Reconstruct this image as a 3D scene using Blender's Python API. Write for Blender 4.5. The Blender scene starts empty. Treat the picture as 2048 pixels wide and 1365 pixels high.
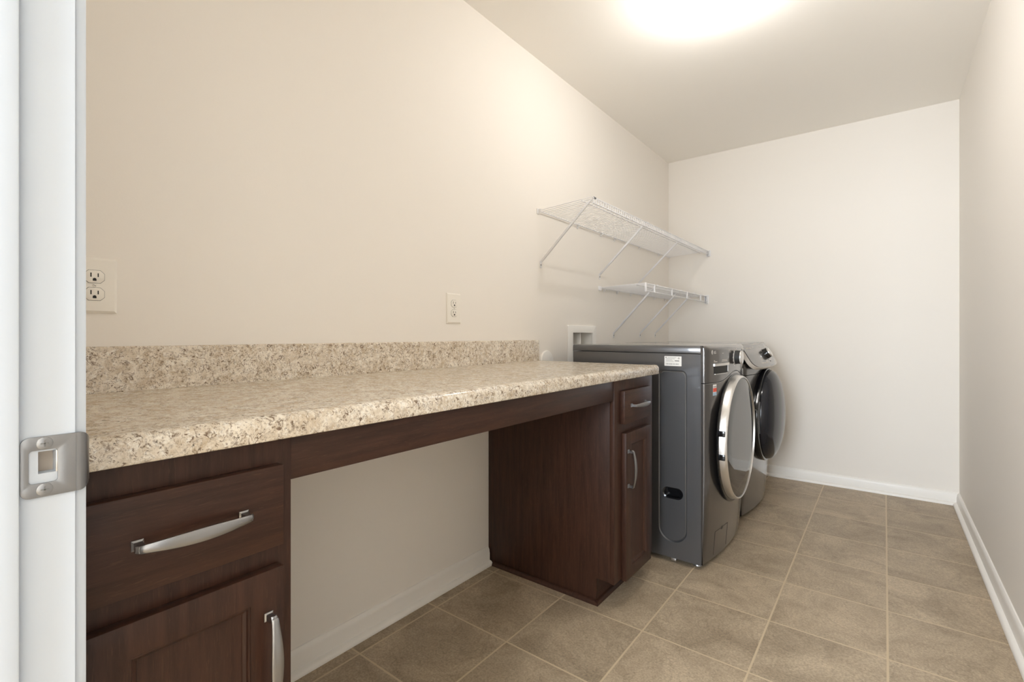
import bpy, bmesh, math, random
from math import pi, sin, cos, radians, sqrt
from mathutils import Vector, Matrix
random.seed(7)
sc = bpy.context.scene
col = sc.collection

# ------------------------------------------------------------------ materials
def new_mat(name):
    m = bpy.data.materials.new(name); m.use_nodes = True
    nt = m.node_tree
    return m, nt, nt.nodes['Principled BSDF']
def srgb(r, g, b):
    f = lambda c: (c/255/12.92) if c/255 <= .04045 else ((c/255+.055)/1.055)**2.4
    return (f(r), f(g), f(b), 1)
def N(nt, t, **kw):
    n = nt.nodes.new(t)
    for k, v in kw.items():
        if k in n.inputs: n.inputs[k].default_value = v
        else: setattr(n, k, v)
    return n
def link(nt, a, b): nt.links.new(a, b)
def simple(name, c, rough=.5, metal=0, spec=.5, coat=0, bump=0, bscale=300):
    m, nt, b = new_mat(name)
    b.inputs['Base Color'].default_value = c
    b.inputs['Roughness'].default_value = rough
    b.inputs['Metallic'].default_value = metal
    b.inputs['Specular IOR Level'].default_value = spec
    b.inputs['Coat Weight'].default_value = coat
    tc = N(nt, 'ShaderNodeTexCoord')
    nz = N(nt, 'ShaderNodeTexNoise', Scale=bscale, Detail=3.0)
    link(nt, tc.outputs['Object'], nz.inputs['Vector'])
    if bump:
        bp = N(nt, 'ShaderNodeBump', Strength=bump, Distance=.001)
        link(nt, nz.outputs['Fac'], bp.inputs['Height'])
        link(nt, bp.outputs['Normal'], b.inputs['Normal'])
    else:
        mr = N(nt, 'ShaderNodeMapRange')
        mr.inputs['To Min'].default_value = max(0, rough-.03); mr.inputs['To Max'].default_value = min(1, rough+.03)
        link(nt, nz.outputs['Fac'], mr.inputs['Value']); link(nt, mr.outputs['Result'], b.inputs['Roughness'])
    return m

WALL = simple('wall_paint', srgb(233, 228.5, 222), .62, spec=.25, bump=.12, bscale=220)
CEIL = simple('ceiling_paint', srgb(244, 241, 235.5), .9, spec=.1, bump=.1, bscale=260)
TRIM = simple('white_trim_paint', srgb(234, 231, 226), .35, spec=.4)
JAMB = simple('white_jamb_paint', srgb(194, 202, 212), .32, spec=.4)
PLATE = simple('ivory_plastic', srgb(233, 229, 221), .3, spec=.5)
WHITEP = simple('white_plastic', srgb(236, 234, 230), .35)
EPOXY = simple('white_epoxy_wire', srgb(226, 226, 228), .35)
BLACK = simple('black_gloss', (.008, .008, .009, 1), .12)
BLACKM = simple('black_matte', (.01, .01, .01, 1), .6)
DARKGAP = simple('shadow_gap', (.006, .006, .007, 1), .8)
NICKEL = simple('brushed_nickel', (.33, .33, .335, 1), .3, metal=1, bscale=30)
STEEL = simple('satin_strike_steel', (.32, .325, .335, 1), .36, metal=1, bscale=30)
CHROME = simple('satin_chrome', (.78, .77, .755, 1), .33, metal=1, bscale=30)
SILVER = simple('silver_plastic', srgb(228, 222, 214), .35, bscale=30)
ZINC = simple('zinc_foot', (.6, .6, .62, 1), .3, metal=1, bscale=30)
SMOKE = simple('smoked_door_glass', (.02, .018, .017, 1), .035, spec=.62)
DOME = simple('dark_dome_glass', (.012, .013, .018, 1), .12, spec=.42)
GREYH = simple('grey_grip', srgb(92, 92, 94), .3)
LABELW = simple('white_label', srgb(228, 228, 226), .5)
INK = simple('grey_ink', srgb(120, 120, 120), .6)
INKD = simple('dark_ink', srgb(40, 40, 42), .6)
SILK = simple('silver_print', srgb(196, 190, 184), .5)
STKR = simple('red_sticker', srgb(222, 84, 62), .5)
STKB = simple('blue_sticker', srgb(160, 186, 206), .5)
BLUEV = simple('blue_valve_handle', srgb(40, 74, 110), .4)
MORT = simple('raw_mortise_wood', srgb(188, 176, 162), .8)

def graphite(name, c1, rough):
    m, nt, b = new_mat(name)
    tc = N(nt, 'ShaderNodeTexCoord'); nz = N(nt, 'ShaderNodeTexNoise', Scale=900.0, Detail=2.0)
    link(nt, tc.outputs['Object'], nz.inputs['Vector'])
    mr = N(nt, 'ShaderNodeMapRange'); mr.inputs['To Min'].default_value = rough-.015; mr.inputs['To Max'].default_value = rough+.015
    link(nt, nz.outputs['Fac'], mr.inputs['Value']); link(nt, mr.outputs['Result'], b.inputs['Roughness'])
    b.inputs['Base Color'].default_value = c1
    b.inputs['Metallic'].default_value = .55
    b.inputs['Coat Weight'].default_value = 1.0; b.inputs['Coat Roughness'].default_value = .06
    return m
GRAPH = graphite('graphite_enamel', (.105, .106, .112, 1), .36)
GRAPHF = graphite('graphite_front', (.068, .062, .059, 1), .28)

def granite():
    m, nt, b = new_mat('granite_laminate')
    tc = N(nt, 'ShaderNodeTexCoord'); co = tc.outputs['Object']
    def noise(sc_, det, rough, dist):
        n = N(nt, 'ShaderNodeTexNoise', Scale=sc_, Detail=det, Roughness=rough, Distortion=dist); link(nt, co, n.inputs['Vector']); return n.outputs['Fac']
    def ramp(f, p0, p1, c0, c1):
        r = N(nt, 'ShaderNodeValToRGB'); e = r.color_ramp.elements
        e[0].position, e[1].position, e[0].color, e[1].color = p0, p1, c0, c1
        link(nt, f, r.inputs['Fac']); return r.outputs['Color']
    K = (0, 0, 0, 1); g = lambda v: (v, v, v, 1)
    def over(base, fac, c):
        x = N(nt, 'ShaderNodeMix', data_type='RGBA'); x.inputs[7].default_value = c
        link(nt, fac, x.inputs[0]); link(nt, base, x.inputs[6]); return x.outputs[2]
    def mul(a_, b_):
        x = N(nt, 'ShaderNodeMath', operation='MULTIPLY'); link(nt, a_, x.inputs[0]); link(nt, b_, x.inputs[1]); return x.outputs[0]
    c = ramp(noise(34, 6, .7, .6), .36, .64, srgb(191, 174, 150), srgb(232, 224, 210))
    c = over(c, ramp(noise(95, 5, .7, .5), .52, .62, K, g(.85)), srgb(232, 227, 217))            # pale grains
    c = over(c, ramp(noise(110, 5, .75, 1.0), .56, .63, K, g(.75)), srgb(160, 148, 134))         # grey grains
    clump = ramp(noise(38, 5, .7, 1.0), .42, .56, g(.18), g(1))
    c = over(c, mul(clump, ramp(noise(120, 5, .78, 1.2), .51, .575, K, g(.95))), srgb(108, 86, 66))  # brown flecks in clumps
    c = over(c, ramp(noise(230, 3, .65, .4), .30, .38, g(.9), K), srgb(74, 60, 48))              # dark specks
    link(nt, c, b.inputs['Base Color'])
    b.inputs['Roughness'].default_value = .24
    bp = N(nt, 'ShaderNodeBump', Strength=.05, Distance=.0006)
    link(nt, noise(95, 5, .7, .5), bp.inputs['Height']); link(nt, bp.outputs['Normal'], b.inputs['Normal'])
    return m
GRAN = granite()

def wood(name, grain):
    m, nt, b = new_mat(name)
    tc = N(nt, 'ShaderNodeTexCoord'); mp = N(nt, 'ShaderNodeMapping')
    s = [70, 70, 70]; s['xyz'.index(grain)] = 5
    mp.inputs['Scale'].default_value = s
    link(nt, tc.outputs['Object'], mp.inputs['Vector'])
    n1 = N(nt, 'ShaderNodeTexNoise', Scale=1.0, Detail=6.0, Roughness=.65, Distortion=.3)
    mp2 = N(nt, 'ShaderNodeMapping'); s2 = [420, 420, 420]; s2['xyz'.index(grain)] = 40
    mp2.inputs['Scale'].default_value = s2
    link(nt, tc.outputs['Object'], mp2.inputs['Vector'])
    n2 = N(nt, 'ShaderNodeTexNoise', Scale=1.0, Detail=3.0, Roughness=.6)
    link(nt, mp.outputs['Vector'], n1.inputs['Vector']); link(nt, mp2.outputs['Vector'], n2.inputs['Vector'])
    r = N(nt, 'ShaderNodeValToRGB')
    r.color_ramp.elements[0].position = .3; r.color_ramp.elements[0].color = srgb(44, 27, 20)
    r.color_ramp.elements[1].position = .72; r.color_ramp.elements[1].color = srgb(70, 45, 34)
    link(nt, n1.outputs['Fac'], r.inputs['Fac'])
    r2 = N(nt, 'ShaderNodeValToRGB'); r2.color_ramp.elements[0].position = .58; r2.color_ramp.elements[1].position = .74
    r2.color_ramp.elements[0].color = (0, 0, 0, 1); r2.color_ramp.elements[1].color = (.4, .4, .4, 1)
    link(nt, n2.outputs['Fac'], r2.inputs['Fac'])
    mx = N(nt, 'ShaderNodeMix', data_type='RGBA'); mx.inputs[7].default_value = srgb(92, 64, 48)
    link(nt, r2.outputs['Color'], mx.inputs[0]); link(nt, r.outputs['Color'], mx.inputs[6])
    link(nt, mx.outputs[2], b.inputs['Base Color'])
    b.inputs['Roughness'].default_value = .42; b.inputs['Specular IOR Level'].default_value = .27; b.inputs['Coat Weight'].default_value = .06; b.inputs['Coat Roughness'].default_value = .15
    bp = N(nt, 'ShaderNodeBump', Strength=.08, Distance=.0005)
    link(nt, n2.outputs['Fac'], bp.inputs['Height']); link(nt, bp.outputs['Normal'], b.inputs['Normal'])
    return m
WV = wood('espresso_wood_upright', 'z'); WH = wood('espresso_wood_level', 'y')

def tiles():
    m, nt, b = new_mat('stone_look_floor_tile')
    tc = N(nt, 'ShaderNodeTexCoord'); sp = N(nt, 'ShaderNodeSeparateXYZ')
    link(nt, tc.outputs['Object'], sp.inputs[0])
    P = .335; G = .0032
    def mth(op, a, bv=None):
        n = N(nt, 'ShaderNodeMath', operation=op)
        if isinstance(a, (int, float)): n.inputs[0].default_value = a
        else: link(nt, a, n.inputs[0])
        if bv is not None:
            if isinstance(bv, (int, float)): n.inputs[1].default_value = bv
            else: link(nt, bv, n.inputs[1])
        return n.outputs[0]
    def axis(o, off):
        q = mth('DIVIDE', mth('SUBTRACT', o, off), P)
        fl = mth('FLOOR', q); fr = mth('FRACT', q)
        d = mth('MULTIPLY', mth('MINIMUM', fr, mth('SUBTRACT', 1.0, fr)), P)
        return fl, d
    fx, dx = axis(sp.outputs[0], .075); fy, dy = axis(sp.outputs[1], 1.255-.335*4)
    d = mth('MINIMUM', dx, dy)
    gm = N(nt, 'ShaderNodeMapRange'); gm.inputs['From Min'].default_value = G-.001; gm.inputs['From Max'].default_value = G+.0008
    link(nt, d, gm.inputs['Value'])           # 0 in grout, 1 on tile
    cid = N(nt, 'ShaderNodeCombineXYZ'); link(nt, fx, cid.inputs[0]); link(nt, fy, cid.inputs[1])
    wn = N(nt, 'ShaderNodeTexWhiteNoise', noise_dimensions='3D'); link(nt, cid.outputs[0], wn.inputs['Vector'])
    off = N(nt, 'ShaderNodeVectorMath', operation='SCALE'); link(nt, wn.outputs['Color'], off.inputs[0]); off.inputs['Scale'].default_value = 20
    ad = N(nt, 'ShaderNodeVectorMath', operation='ADD'); link(nt, tc.outputs['Object'], ad.inputs[0]); link(nt, off.outputs[0], ad.inputs[1])
    n1 = N(nt, 'ShaderNodeTexNoise', Scale=5.0, Detail=7.0, Roughness=.68, Distortion=.8)
    n2 = N(nt, 'ShaderNodeTexNoise', Scale=150.0, Detail=5.0, Roughness=.75)
    n3 = N(nt, 'ShaderNodeTexNoise', Scale=3.2, Detail=5.0, Roughness=.6, Distortion=1.4)
    for n in (n1, n2, n3): link(nt, ad.outputs[0], n.inputs['Vector'])
    r1 = N(nt, 'ShaderNodeValToRGB')
    r1.color_ramp.elements[0].position = .3; r1.color_ramp.elements[0].color = srgb(146, 130, 109)
    r1.color_ramp.elements[1].position = .7; r1.color_ramp.elements[1].color = srgb(185, 168, 144)
    link(nt, n1.outputs['Fac'], r1.inputs['Fac'])
    r2 = N(nt, 'ShaderNodeValToRGB')
    r2.color_ramp.elements[0].position = .3; r2.color_ramp.elements[0].color = (.62, .62, .62, 1)
    r2.color_ramp.elements[1].position = .7; r2.color_ramp.elements[1].color = (1.28, 1.28, 1.28, 1)
    link(nt, n2.outputs['Fac'], r2.inputs['Fac'])
    mu = N(nt, 'ShaderNodeMix', data_type='RGBA', blend_type='MULTIPLY'); mu.inputs[0].default_value = 1
    link(nt, r1.outputs['Color'], mu.inputs[6]); link(nt, r2.outputs['Color'], mu.inputs[7])
    # thin dark veins where noise crosses its middle
    vn = mth('ABSOLUTE', mth('SUBTRACT', n3.outputs['Fac'], .5))
    vr = N(nt, 'ShaderNodeMapRange'); vr.inputs['From Min'].default_value = 0; vr.inputs['From Max'].default_value = .012
    vr.inputs['To Min'].default_value = .22; vr.inputs['To Max'].default_value = 0
    link(nt, vn, vr.inputs['Value'])
    mv = N(nt, 'ShaderNodeMix', data_type='RGBA'); mv.inputs[7].default_value = srgb(84, 70, 54)
    link(nt, vr.outputs['Result'], mv.inputs[0]); link(nt, mu.outputs[2], mv.inputs[6])
    hv = N(nt, 'ShaderNodeHueSaturation')
    vv = N(nt, 'ShaderNodeMapRange'); vv.inputs['To Min'].default_value = .93; vv.inputs['To Max'].default_value = 1.06
    link(nt, wn.outputs['Value'], vv.inputs['Value']); link(nt, vv.outputs['Result'], hv.inputs['Value'])
    link(nt, mv.outputs[2], hv.inputs['Color'])
    mg = N(nt, 'ShaderNodeMix', data_type='RGBA'); mg.inputs[6].default_value = srgb(192, 174, 146)
    link(nt, gm.outputs['Result'], mg.inputs[0]); link(nt, hv.outputs['Color'], mg.inputs[7])
    link(nt, mg.outputs[2], b.inputs['Base Color'])
    b.inputs['Roughness'].default_value = .42; b.inputs['Specular IOR Level'].default_value = .35
    hs = mth('ADD', mth('MULTIPLY', gm.outputs['Result'], 1.0), mth('MULTIPLY', n2.outputs['Fac'], .25))
    bp = N(nt, 'ShaderNodeBump', Strength=.35, Distance=.0012)
    link(nt, hs, bp.inputs['Height']); link(nt, bp.outputs['Normal'], b.inputs['Normal'])
    return m
TILE = tiles()

LAMP_STRENGTH = 2.0
BULB_WATTS = 15.6
def opal_glass():
    """thin etched glass, lit from inside: glows, and lets part of the bulb's light straight through"""
    m, nt, b = new_mat('lit_opal_glass')
    b.inputs['Base Color'].default_value = (.85, .85, .85, 1); b.inputs['Roughness'].default_value = .3
    b.inputs['Emission Color'].default_value = (1.0, .975, .945, 1); b.inputs['Emission Strength'].default_value = LAMP_STRENGTH
    tr = N(nt, 'ShaderNodeBsdfTransparent'); mx = N(nt, 'ShaderNodeMixShader'); mx.inputs[0].default_value = .88
    link(nt, b.outputs[0], mx.inputs[1]); link(nt, tr.outputs[0], mx.inputs[2])
    link(nt, mx.outputs[0], nt.nodes['Material Output'].inputs['Surface'])
    return m
GLOW = opal_glass()

# ------------------------------------------------------------------ mesh helpers
def bm_(): return bmesh.new()
def box(bm, x0, x1, y0, y1, z0, z1, bev=0, seg=2):
    t = bmesh.new()
    bmesh.ops.create_cube(t, size=1)
    for v in t.verts:
        v.co = Vector(((x0+x1)/2+v.co.x*(x1-x0), (y0+y1)/2+v.co.y*(y1-y0), (z0+z1)/2+v.co.z*(z1-z0)))
    if bev: bmesh.ops.bevel(t, geom=t.edges[:], offset=bev, segments=seg, affect='EDGES', profile=.5)
    merge(bm, t); return bm
def merge(bm, t, mat=None):
    me = bpy.data.meshes.new('tmp'); t.to_mesh(me); t.free()
    if mat is not None: me.transform(mat)
    bm.from_mesh(me); bpy.data.meshes.remove(me)
def prism(bm, polys, axis, a0, a1, bev=0):
    """polys[0] outline, the others holes; 2D points in the two axes left over (x,y,z order), extruded along axis."""
    t = bmesh.new(); i = 'xyz'.index(axis); es = []
    def mk(p):
        c = list(p); c.insert(i, a0); return t.verts.new(c)
    for poly in polys:
        vs = [mk(p) for p in poly]
        for k in range(len(vs)): es.append(t.edges.new((vs[k], vs[(k+1) % len(vs)])))
    if len(polys) == 1: f = [t.faces.new(t.verts[:])]
    else: f = [g for g in bmesh.ops.triangle_fill(t, use_beauty=True, use_dissolve=False, edges=es)['geom'] if isinstance(g, bmesh.types.BMFace)]
    r = bmesh.ops.extrude_face_region(t, geom=f)
    d = [0, 0, 0]; d[i] = a1-a0
    bmesh.ops.translate(t, verts=[g for g in r['geom'] if isinstance(g, bmesh.types.BMVert)], vec=d)
    bmesh.ops.recalc_face_normals(t, faces=t.faces[:])
    if bev:
        es = [e for e in t.edges if len(e.link_faces) == 2 and e.calc_face_angle(0) > radians(40)]
        bmesh.ops.bevel(t, geom=es, offset=bev, segments=2, affect='EDGES', profile=.5)
    merge(bm, t); return bm
def rrect(a0, a1, b0, b1, r, n=6):
    rs = r if isinstance(r, (list, tuple)) else [r]*4          # corner order: (a1,b0) (a1,b1) (a0,b1) (a0,b0)
    out = []
    for (ca, cb, s), rr in zip(((a1, b0, -90), (a1, b1, 0), (a0, b1, 90), (a0, b0, 180)), rs):
        if rr <= 0: out.append((ca, cb)); continue
        cx = ca-rr if ca == a1 else ca+rr; cy = cb+rr if cb == b0 else cb-rr
        for k in range(n+1):
            t = radians(s+90*k/n); out.append((cx+rr*cos(t), cy+rr*sin(t)))
    return out
def tube(bm, pts, r, n=8, cap=True, closed=False):
    t = bmesh.new(); P = [Vector(p) for p in pts]; rings = []
    up = None
    for k, p in enumerate(P):
        if closed: d = (P[(k+1) % len(P)]-P[k-1]).normalized()
        elif k == 0: d = (P[1]-P[0]).normalized()
        elif k == len(P)-1: d = (P[-1]-P[-2]).normalized()
        else: d = ((P[k+1]-p).normalized()+(p-P[k-1]).normalized()).normalized()
        if up is None:
            up = Vector((0, 0, 1)) if abs(d.z) < .9 else Vector((1, 0, 0))
        u = d.cross(up).normalized(); w = u.cross(d).normalized(); up = w
        rr = r[k] if isinstance(r, (list, tuple)) else r
        rings.append([t.verts.new(p+(u*cos(2*pi*j/n)+w*sin(2*pi*j/n))*rr) for j in range(n)])
    m = len(rings)
    for k in range(m if closed else m-1):
        a, b = rings[k], rings[(k+1) % m]
        for j in range(n): t.faces.new((a[j], a[(j+1) % n], b[(j+1) % n], b[j]))
    if cap and not closed: t.faces.new(rings[0][::-1]); t.faces.new(rings[-1])
    bmesh.ops.recalc_face_normals(t, faces=t.faces[:])
    merge(bm, t); return bm
def lathe(bm, prof, n, center, axis='z', a0=0, a1=2*pi):
    """prof: (radius, height) pairs, turned about an axis through center."""
    t = bmesh.new(); full = abs(a1-a0-2*pi) < 1e-6; cnt = n if full else n+1
    C = Vector(center); rings = []
    for (r, h) in prof:
        ring = []
        for j in range(cnt):
            th = a0+(a1-a0)*j/n
            if axis == 'z': v = Vector((r*cos(th), r*sin(th), h))
            elif axis == 'x': v = Vector((h, r*cos(th), r*sin(th)))
            else: v = Vector((r*cos(th), h, r*sin(th)))
            ring.append(t.verts.new(C+v))
        rings.append(ring)
    for k in range(len(rings)-1):
        a, b = rings[k], rings[k+1]
        for j in range(n if full else n): 
            q = (j+1) % cnt
            t.faces.new((a[j], a[q], b[q], b[j]))
    if full:
        for ring, (r, h) in ((rings[0], prof[0]), (rings[-1], prof[-1])):
            if r > 1e-5: t.faces.new(ring)
    bmesh.ops.remove_doubles(t, verts=t.verts[:], dist=1e-6)
    bmesh.ops.recalc_face_normals(t, faces=t.faces[:])
    merge(bm, t); return bm
def grid(bm, rows, closed=False, cap=False):
    t = bmesh.new(); V = [[t.verts.new(p) for p in r] for r in rows]
    for a, b in zip(V, V[1:]):
        n = len(a)
        for j in range(n if closed else n-1): t.faces.new((a[j], a[(j+1) % n], b[(j+1) % n], b[j]))
    if cap: t.faces.new(V[0]); t.faces.new(V[-1])
    bmesh.ops.recalc_face_normals(t, faces=t.faces[:])
    merge(bm, t); return bm

def root_of(o):
    while o.parent: o = o.parent
    return o
def obj(name, bm, mat, parent=None, base=None, ang=35, smooth=True):
    me = bpy.data.meshes.new(name)
    bm.to_mesh(me); bm.free()
    loc = Vector(base) if base is not None else Vector((0, 0, 0))
    if parent: loc = Vector(root_of(parent).location)
    me.transform(Matrix.Translation(-loc))
    me.materials.append(mat)
    if smooth:
        for p in me.polygons: p.use_smooth = True
        me.set_sharp_from_angle(angle=radians(ang))
    o = bpy.data.objects.new(name, me); col.objects.link(o)
    if parent: o.parent = parent
    else: o.location = loc
    return o
def tag(o, label, cat, group=None):
    o['label'] = label; o['category'] = cat
    if group: o['group'] = group
    return o
def thing(name, label, cat, loc, group=None):
    o = bpy.data.objects.new(name, None); col.objects.link(o); o.location = loc
    o.empty_display_size = .05
    return tag(o, label, cat, group)
def struct(name, bm, m, parent=None, smooth=True):
    o = obj(name, bm, m, parent, smooth=smooth)
    if not parent: o['kind'] = 'structure'
    return o

# ------------------------------------------------------------------ room shell
W, D, H = 1.762, 3.924, 2.44           # right wall x, back wall y, ceiling z
FY = .110                              # inner face of the front wall
DX0, DX1, DZ = .762, 1.600, 2.05       # doorway
HALL = -2.2
struct('floor', box(bm_(), -1.2, 3.2, HALL-.1, D+.1, -.08, 0), TILE)
struct('ceiling', box(bm_(), -1.2, 3.2, HALL-.1, D+.1, H, H+.08), CEIL)
OY0, OY1, OZ0, OZ1 = 2.373, 2.603, .86, 1.037            # hole for the laundry outlet box
b = bm_()
prism(b, [[(FY-.12, 0), (D+.1, 0), (D+.1, H), (FY-.12, H)], [(OY0-.012, OZ0-.012), (OY1+.012, OZ0-.012), (OY1+.012, OZ1+.012), (OY0-.012, OZ1+.012)]], 'x', -.12, 0)
struct('wall_left', b, WALL, smooth=False)
struct('wall_right', box(bm_(), W, W+.1, FY-.12, D+.1, 0, H), WALL)
struct('wall_back', box(bm_(), 0, W, D, D+.1, 0, H), WALL)
b = bm_(); box(b, -.12, DX0-.019, FY-.117, FY, 0, H); box(b, DX1+.019, W, FY-.117, FY, 0, H); box(b, DX0-.019, DX1+.019, FY-.117, FY, DZ+.019, H)
struct('wall_front', b, WALL, smooth=False)
# unseen hallway behind the camera; window opening added to let in daylight
b = bm_(); box(b, -1.2, .05, HALL-.1, HALL, 0, H); box(b, 1.65, 3.2, HALL-.1, HALL, 0, H)
box(b, .05, 1.65, HALL-.1, HALL, 0, .5); box(b, .05, 1.65, HALL-.1, HALL, 2.15, H)
box(b, -1.2, -1.1, HALL, FY-.117, 0, H); box(b, 3.1, 3.2, HALL, FY-.117, 0, H)
box(b, -1.1, -.12, FY-.12, FY-.02, 0, H); box(b, W+.1, 3.1, FY-.12, FY-.02, 0, H)
struct('wall_hall', b, WALL, smooth=False)

# door jamb, stop and casing (white)
MY0, MY1, MZ0, MZ1 = .0862, .0985, .8905, .9118            # latch mortise in the jamb
b = bm_()
prism(b, [[(FY-.119, 0), (FY+.003, 0), (FY+.003, DZ), (FY-.119, DZ)], [(MY0, MZ0), (MY1, MZ0), (MY1, MZ1), (MY0, MZ1)]], 'x', DX0-.019, DX0, 0)
box(b, DX1, DX1+.019, FY-.119, FY+.003, 0, DZ)
box(b, DX0-.019, DX1+.019, FY-.119, FY+.003, DZ, DZ+.019)
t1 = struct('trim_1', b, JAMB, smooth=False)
b = bm_()
box(b, DX0, DX0+.011, FY-.075, .0725, 0, DZ, .0022); box(b, DX1-.011, DX1, FY-.075, .0725, 0, DZ, .0022)
box(b, DX0, DX1, FY-.075, .0725, DZ-.011, DZ, .0022)
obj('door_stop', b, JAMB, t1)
b = bm_()
prof = [(DX0-.0045, FY), (DX0-.0045, FY+.0095), (DX0-.006, FY+.0125), (DX0-.012, FY+.0135), (DX0-.05, FY+.016), (DX0-.058, FY+.014), (DX0-.06, FY)]
prism(b, [prof], 'z', 0, DZ+.06, 0)
prism(b, [[(DX0+DX1-x, y) for x, y in prof]], 'z', 0, DZ+.06, 0)
prism(b, [[(y, DZ+.0045+(DX0-.0045-x)) for x, y in prof]], 'x', DX0-.005, DX1+.005, 0)
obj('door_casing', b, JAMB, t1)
obj('latch_mortise', box(bm_(), DX0-.0185, DX0-.013, MY0, MY1, MZ0, MZ1), MORT, t1)

# baseboards: board with an eased top plus a shoe strip
def baseboard(name, p0, p1, nrm):
    prof = [(0, 0), (.030, 0), (.031, .004), (.029, .011), (.023, .017), (.0135, .0195), (.0135, .050), (.0115, .058), (.0115, .064), (.007, .073), (.004, .0765), (0, .0775)]
    b = bm_(); p0 = Vector(p0); p1 = Vector(p1); n = Vector(nrm)
    rows = [[p+n*a+Vector((0, 0, z)) for a, z in prof] for p in (p0, p1)]
    grid(b, rows, closed=True, cap=True)
    return struct(name, b, TRIM)
baseboard('baseboard_left', (0, .416, 0), (0, 1.636, 0), (1, 0, 0))
baseboard('baseboard_back', (0, D, 0), (W, D, 0), (0, -1, 0))
baseboard('baseboard_right', (W, FY, 0), (W, D-.0135, 0), (-1, 0, 0))

# ------------------------------------------------------------------ strike plate
sp_ = thing('strike_plate', 'satin steel strike plate with curled lip screwed to the white door jamb', 'strike plate', (DX0, .094, .896))
b = bm_(); pz0, pz1, py0, py1 = .868, .9265, .0735, .1135
outl = rrect(py0, py1, pz0, pz1, [0, 0, .007, .007])
hole = rrect(.0795, .1000, .8815, .9135, .003)
prism(b, [outl, hole], 'x', DX0+.0002, DX0+.0018, .0003)
rows = []
for k in range(9):                                        # lip curling round the jamb edge
    t = k/8; ang = t*radians(72)
    y = py1+.0125*sin(ang)*1.0; x = DX0+.0018-.0125*(1-cos(ang))*1.1
    s = .006*max(0, t-.25)**1.6*2.2
    rows.append([(x-.0016*cos(ang), y-.0016*sin(ang), pz0+s), (x-.0016*cos(ang), y-.0016*sin(ang), pz1-s), (x, y, pz1-s), (x, y, pz0+s)])
grid(b, rows, closed=True, cap=True)
obj('plate', b, STEEL, sp_)
b = bm_(); box(b, DX0-.010, DX0+.0016, .0986, .1001, .8905, .9118, .0004); obj('latch_tang', b, CHROME, sp_)
for zc in (.9198, .8752):
    b = bm_(); lathe(b, [(.0062, .0016), (.0060, .0024), (.0045, .0030), (.0, .0031)], 24, (DX0, .0905, zc), 'x'); s = obj('screw', b, STEEL, sp_)
    b = bm_(); box(b, DX0+.0028, DX0+.0034, .0875, .0935, zc-.0006, zc+.0006); box(b, DX0+.0028, DX0+.0034, .0899, .0911, zc-.003, zc+.003); obj('screw_slot', b, INK, s)

# ------------------------------------------------------------------ countertop
CT0, CT1, CX, CYE = .856, .894, .641, 2.020
ct = thing('countertop', 'long speckled beige granite-look countertop with a low backsplash', 'countertop', (.3, 1.06, CT0))
prof = [(.0, CT0), (CX-.004, CT0), (CX-.001, CT0+.001), (CX, CT0+.004)]
for k in range(9):
    t = radians(90*k/8); prof.append((CX-.017+.017*cos(t), CT1+.0015-.017+.017*sin(t)))
prof += [(CX-.026, CT1+.0012), (CX-.036, CT1), (.02, CT1), (0, CT1)]
obj('worktop', prism(bm_(), [prof], 'y', FY+.001, CYE, .0012), GRAN, ct)
bs = [(.0005, CT1), (.0215, CT1), (.020, CT1+.004), (.0195, .990), (.0185, .9955), (.0155, .998), (.0005, .998)]
obj('backsplash', prism(bm_(), [bs], 'y', FY+.001, 2.016, .001), GRAN, ct)

# ------------------------------------------------------------------ cabinets
FX = .615; DF = .634                    # face frame front, door front
def pull(parent, y, z, horiz, face=DF):
    """arched flat bar pull on two square feet, .145 long"""
    L = .0725
    def place(s, w, dx):                # s along the bar, w across, dx off the face
        return (face+dx, y+s, z+w) if horiz else (face+dx, y+w, z+s)
    b = bm_(); rows = []
    n = 28
    for k in range(n+1):
        u = -1+2*k/n; s = u*L
        hw = .0050+.0042*cos(u*pi/2)**1.3
        dx = .0225+.0105*(1-u*u)
        if abs(u) > .93: dx -= .004*((abs(u)-.93)/.07)**2; hw *= 1-.15*((abs(u)-.93)/.07)**2
        th = .0052
        sec = [(-hw, dx-th*.5), (-hw, dx-.001), (-hw+.0012, dx), (-hw*.3, dx+.0009), (hw*.3, dx+.0009), (hw-.0012, dx), (hw, dx-.001), (hw, dx-th*.5), (hw-.001, dx-th), (-hw+.001, dx-th)]
        rows.append([place(s, w, d) for w, d in sec])
    grid(b, rows, closed=True, cap=True)
    for e in (-1, 1):
        r2 = []
        for d, hh in ((0, .0068), (.0016, .0068), (.003, .0046), (.0225, .0040)):
            c = e*(L-.0065)
            r2.append([place(c-hh, -hh, d), place(c+hh, -hh, d), place(c+hh, hh, d), place(c-hh, hh, d)])
        grid(b, r2, closed=True, cap=True)
    return obj('handle', b, NICKEL, parent, ang=40)
def panel_door(parent, y0, y1, z0, z1, stile, rail):
    """frame-and-panel door"""
    b = bm_()
    out = [(y0, z0), (y1, z0), (y1, z1), (y0, z1)]
    iy0, iy1, iz0, iz1 = y0+stile, y1-stile, z0+rail, z1-rail
    prism(b, [out, [(iy0, iz0), (iy1, iz0), (iy1, iz1), (iy0, iz1)]], 'x', FX+.0005, DF, .0012)
    e = .009
    ring = lambda o, x: [(x, iy0+o, iz0+o), (x, iy1-o, iz0+o), (x, iy1-o, iz1-o), (x, iy0+o, iz1-o)]
    grid(b, [ring(-.002, DF-.0015), ring(.003, DF-.002), ring(.0045, DF-.005), ring(e, DF-.0075), ring(e+.001, DF-.009)], closed=True)
    d = obj('door', b, WV, parent, ang=25)
    b = bm_(); box(b, FX+.002, DF-.0088, iy0-.004, iy1+.004, iz0-.004, iz1+.004)
    obj('door_panel', b, WV, d)
    return d
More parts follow.
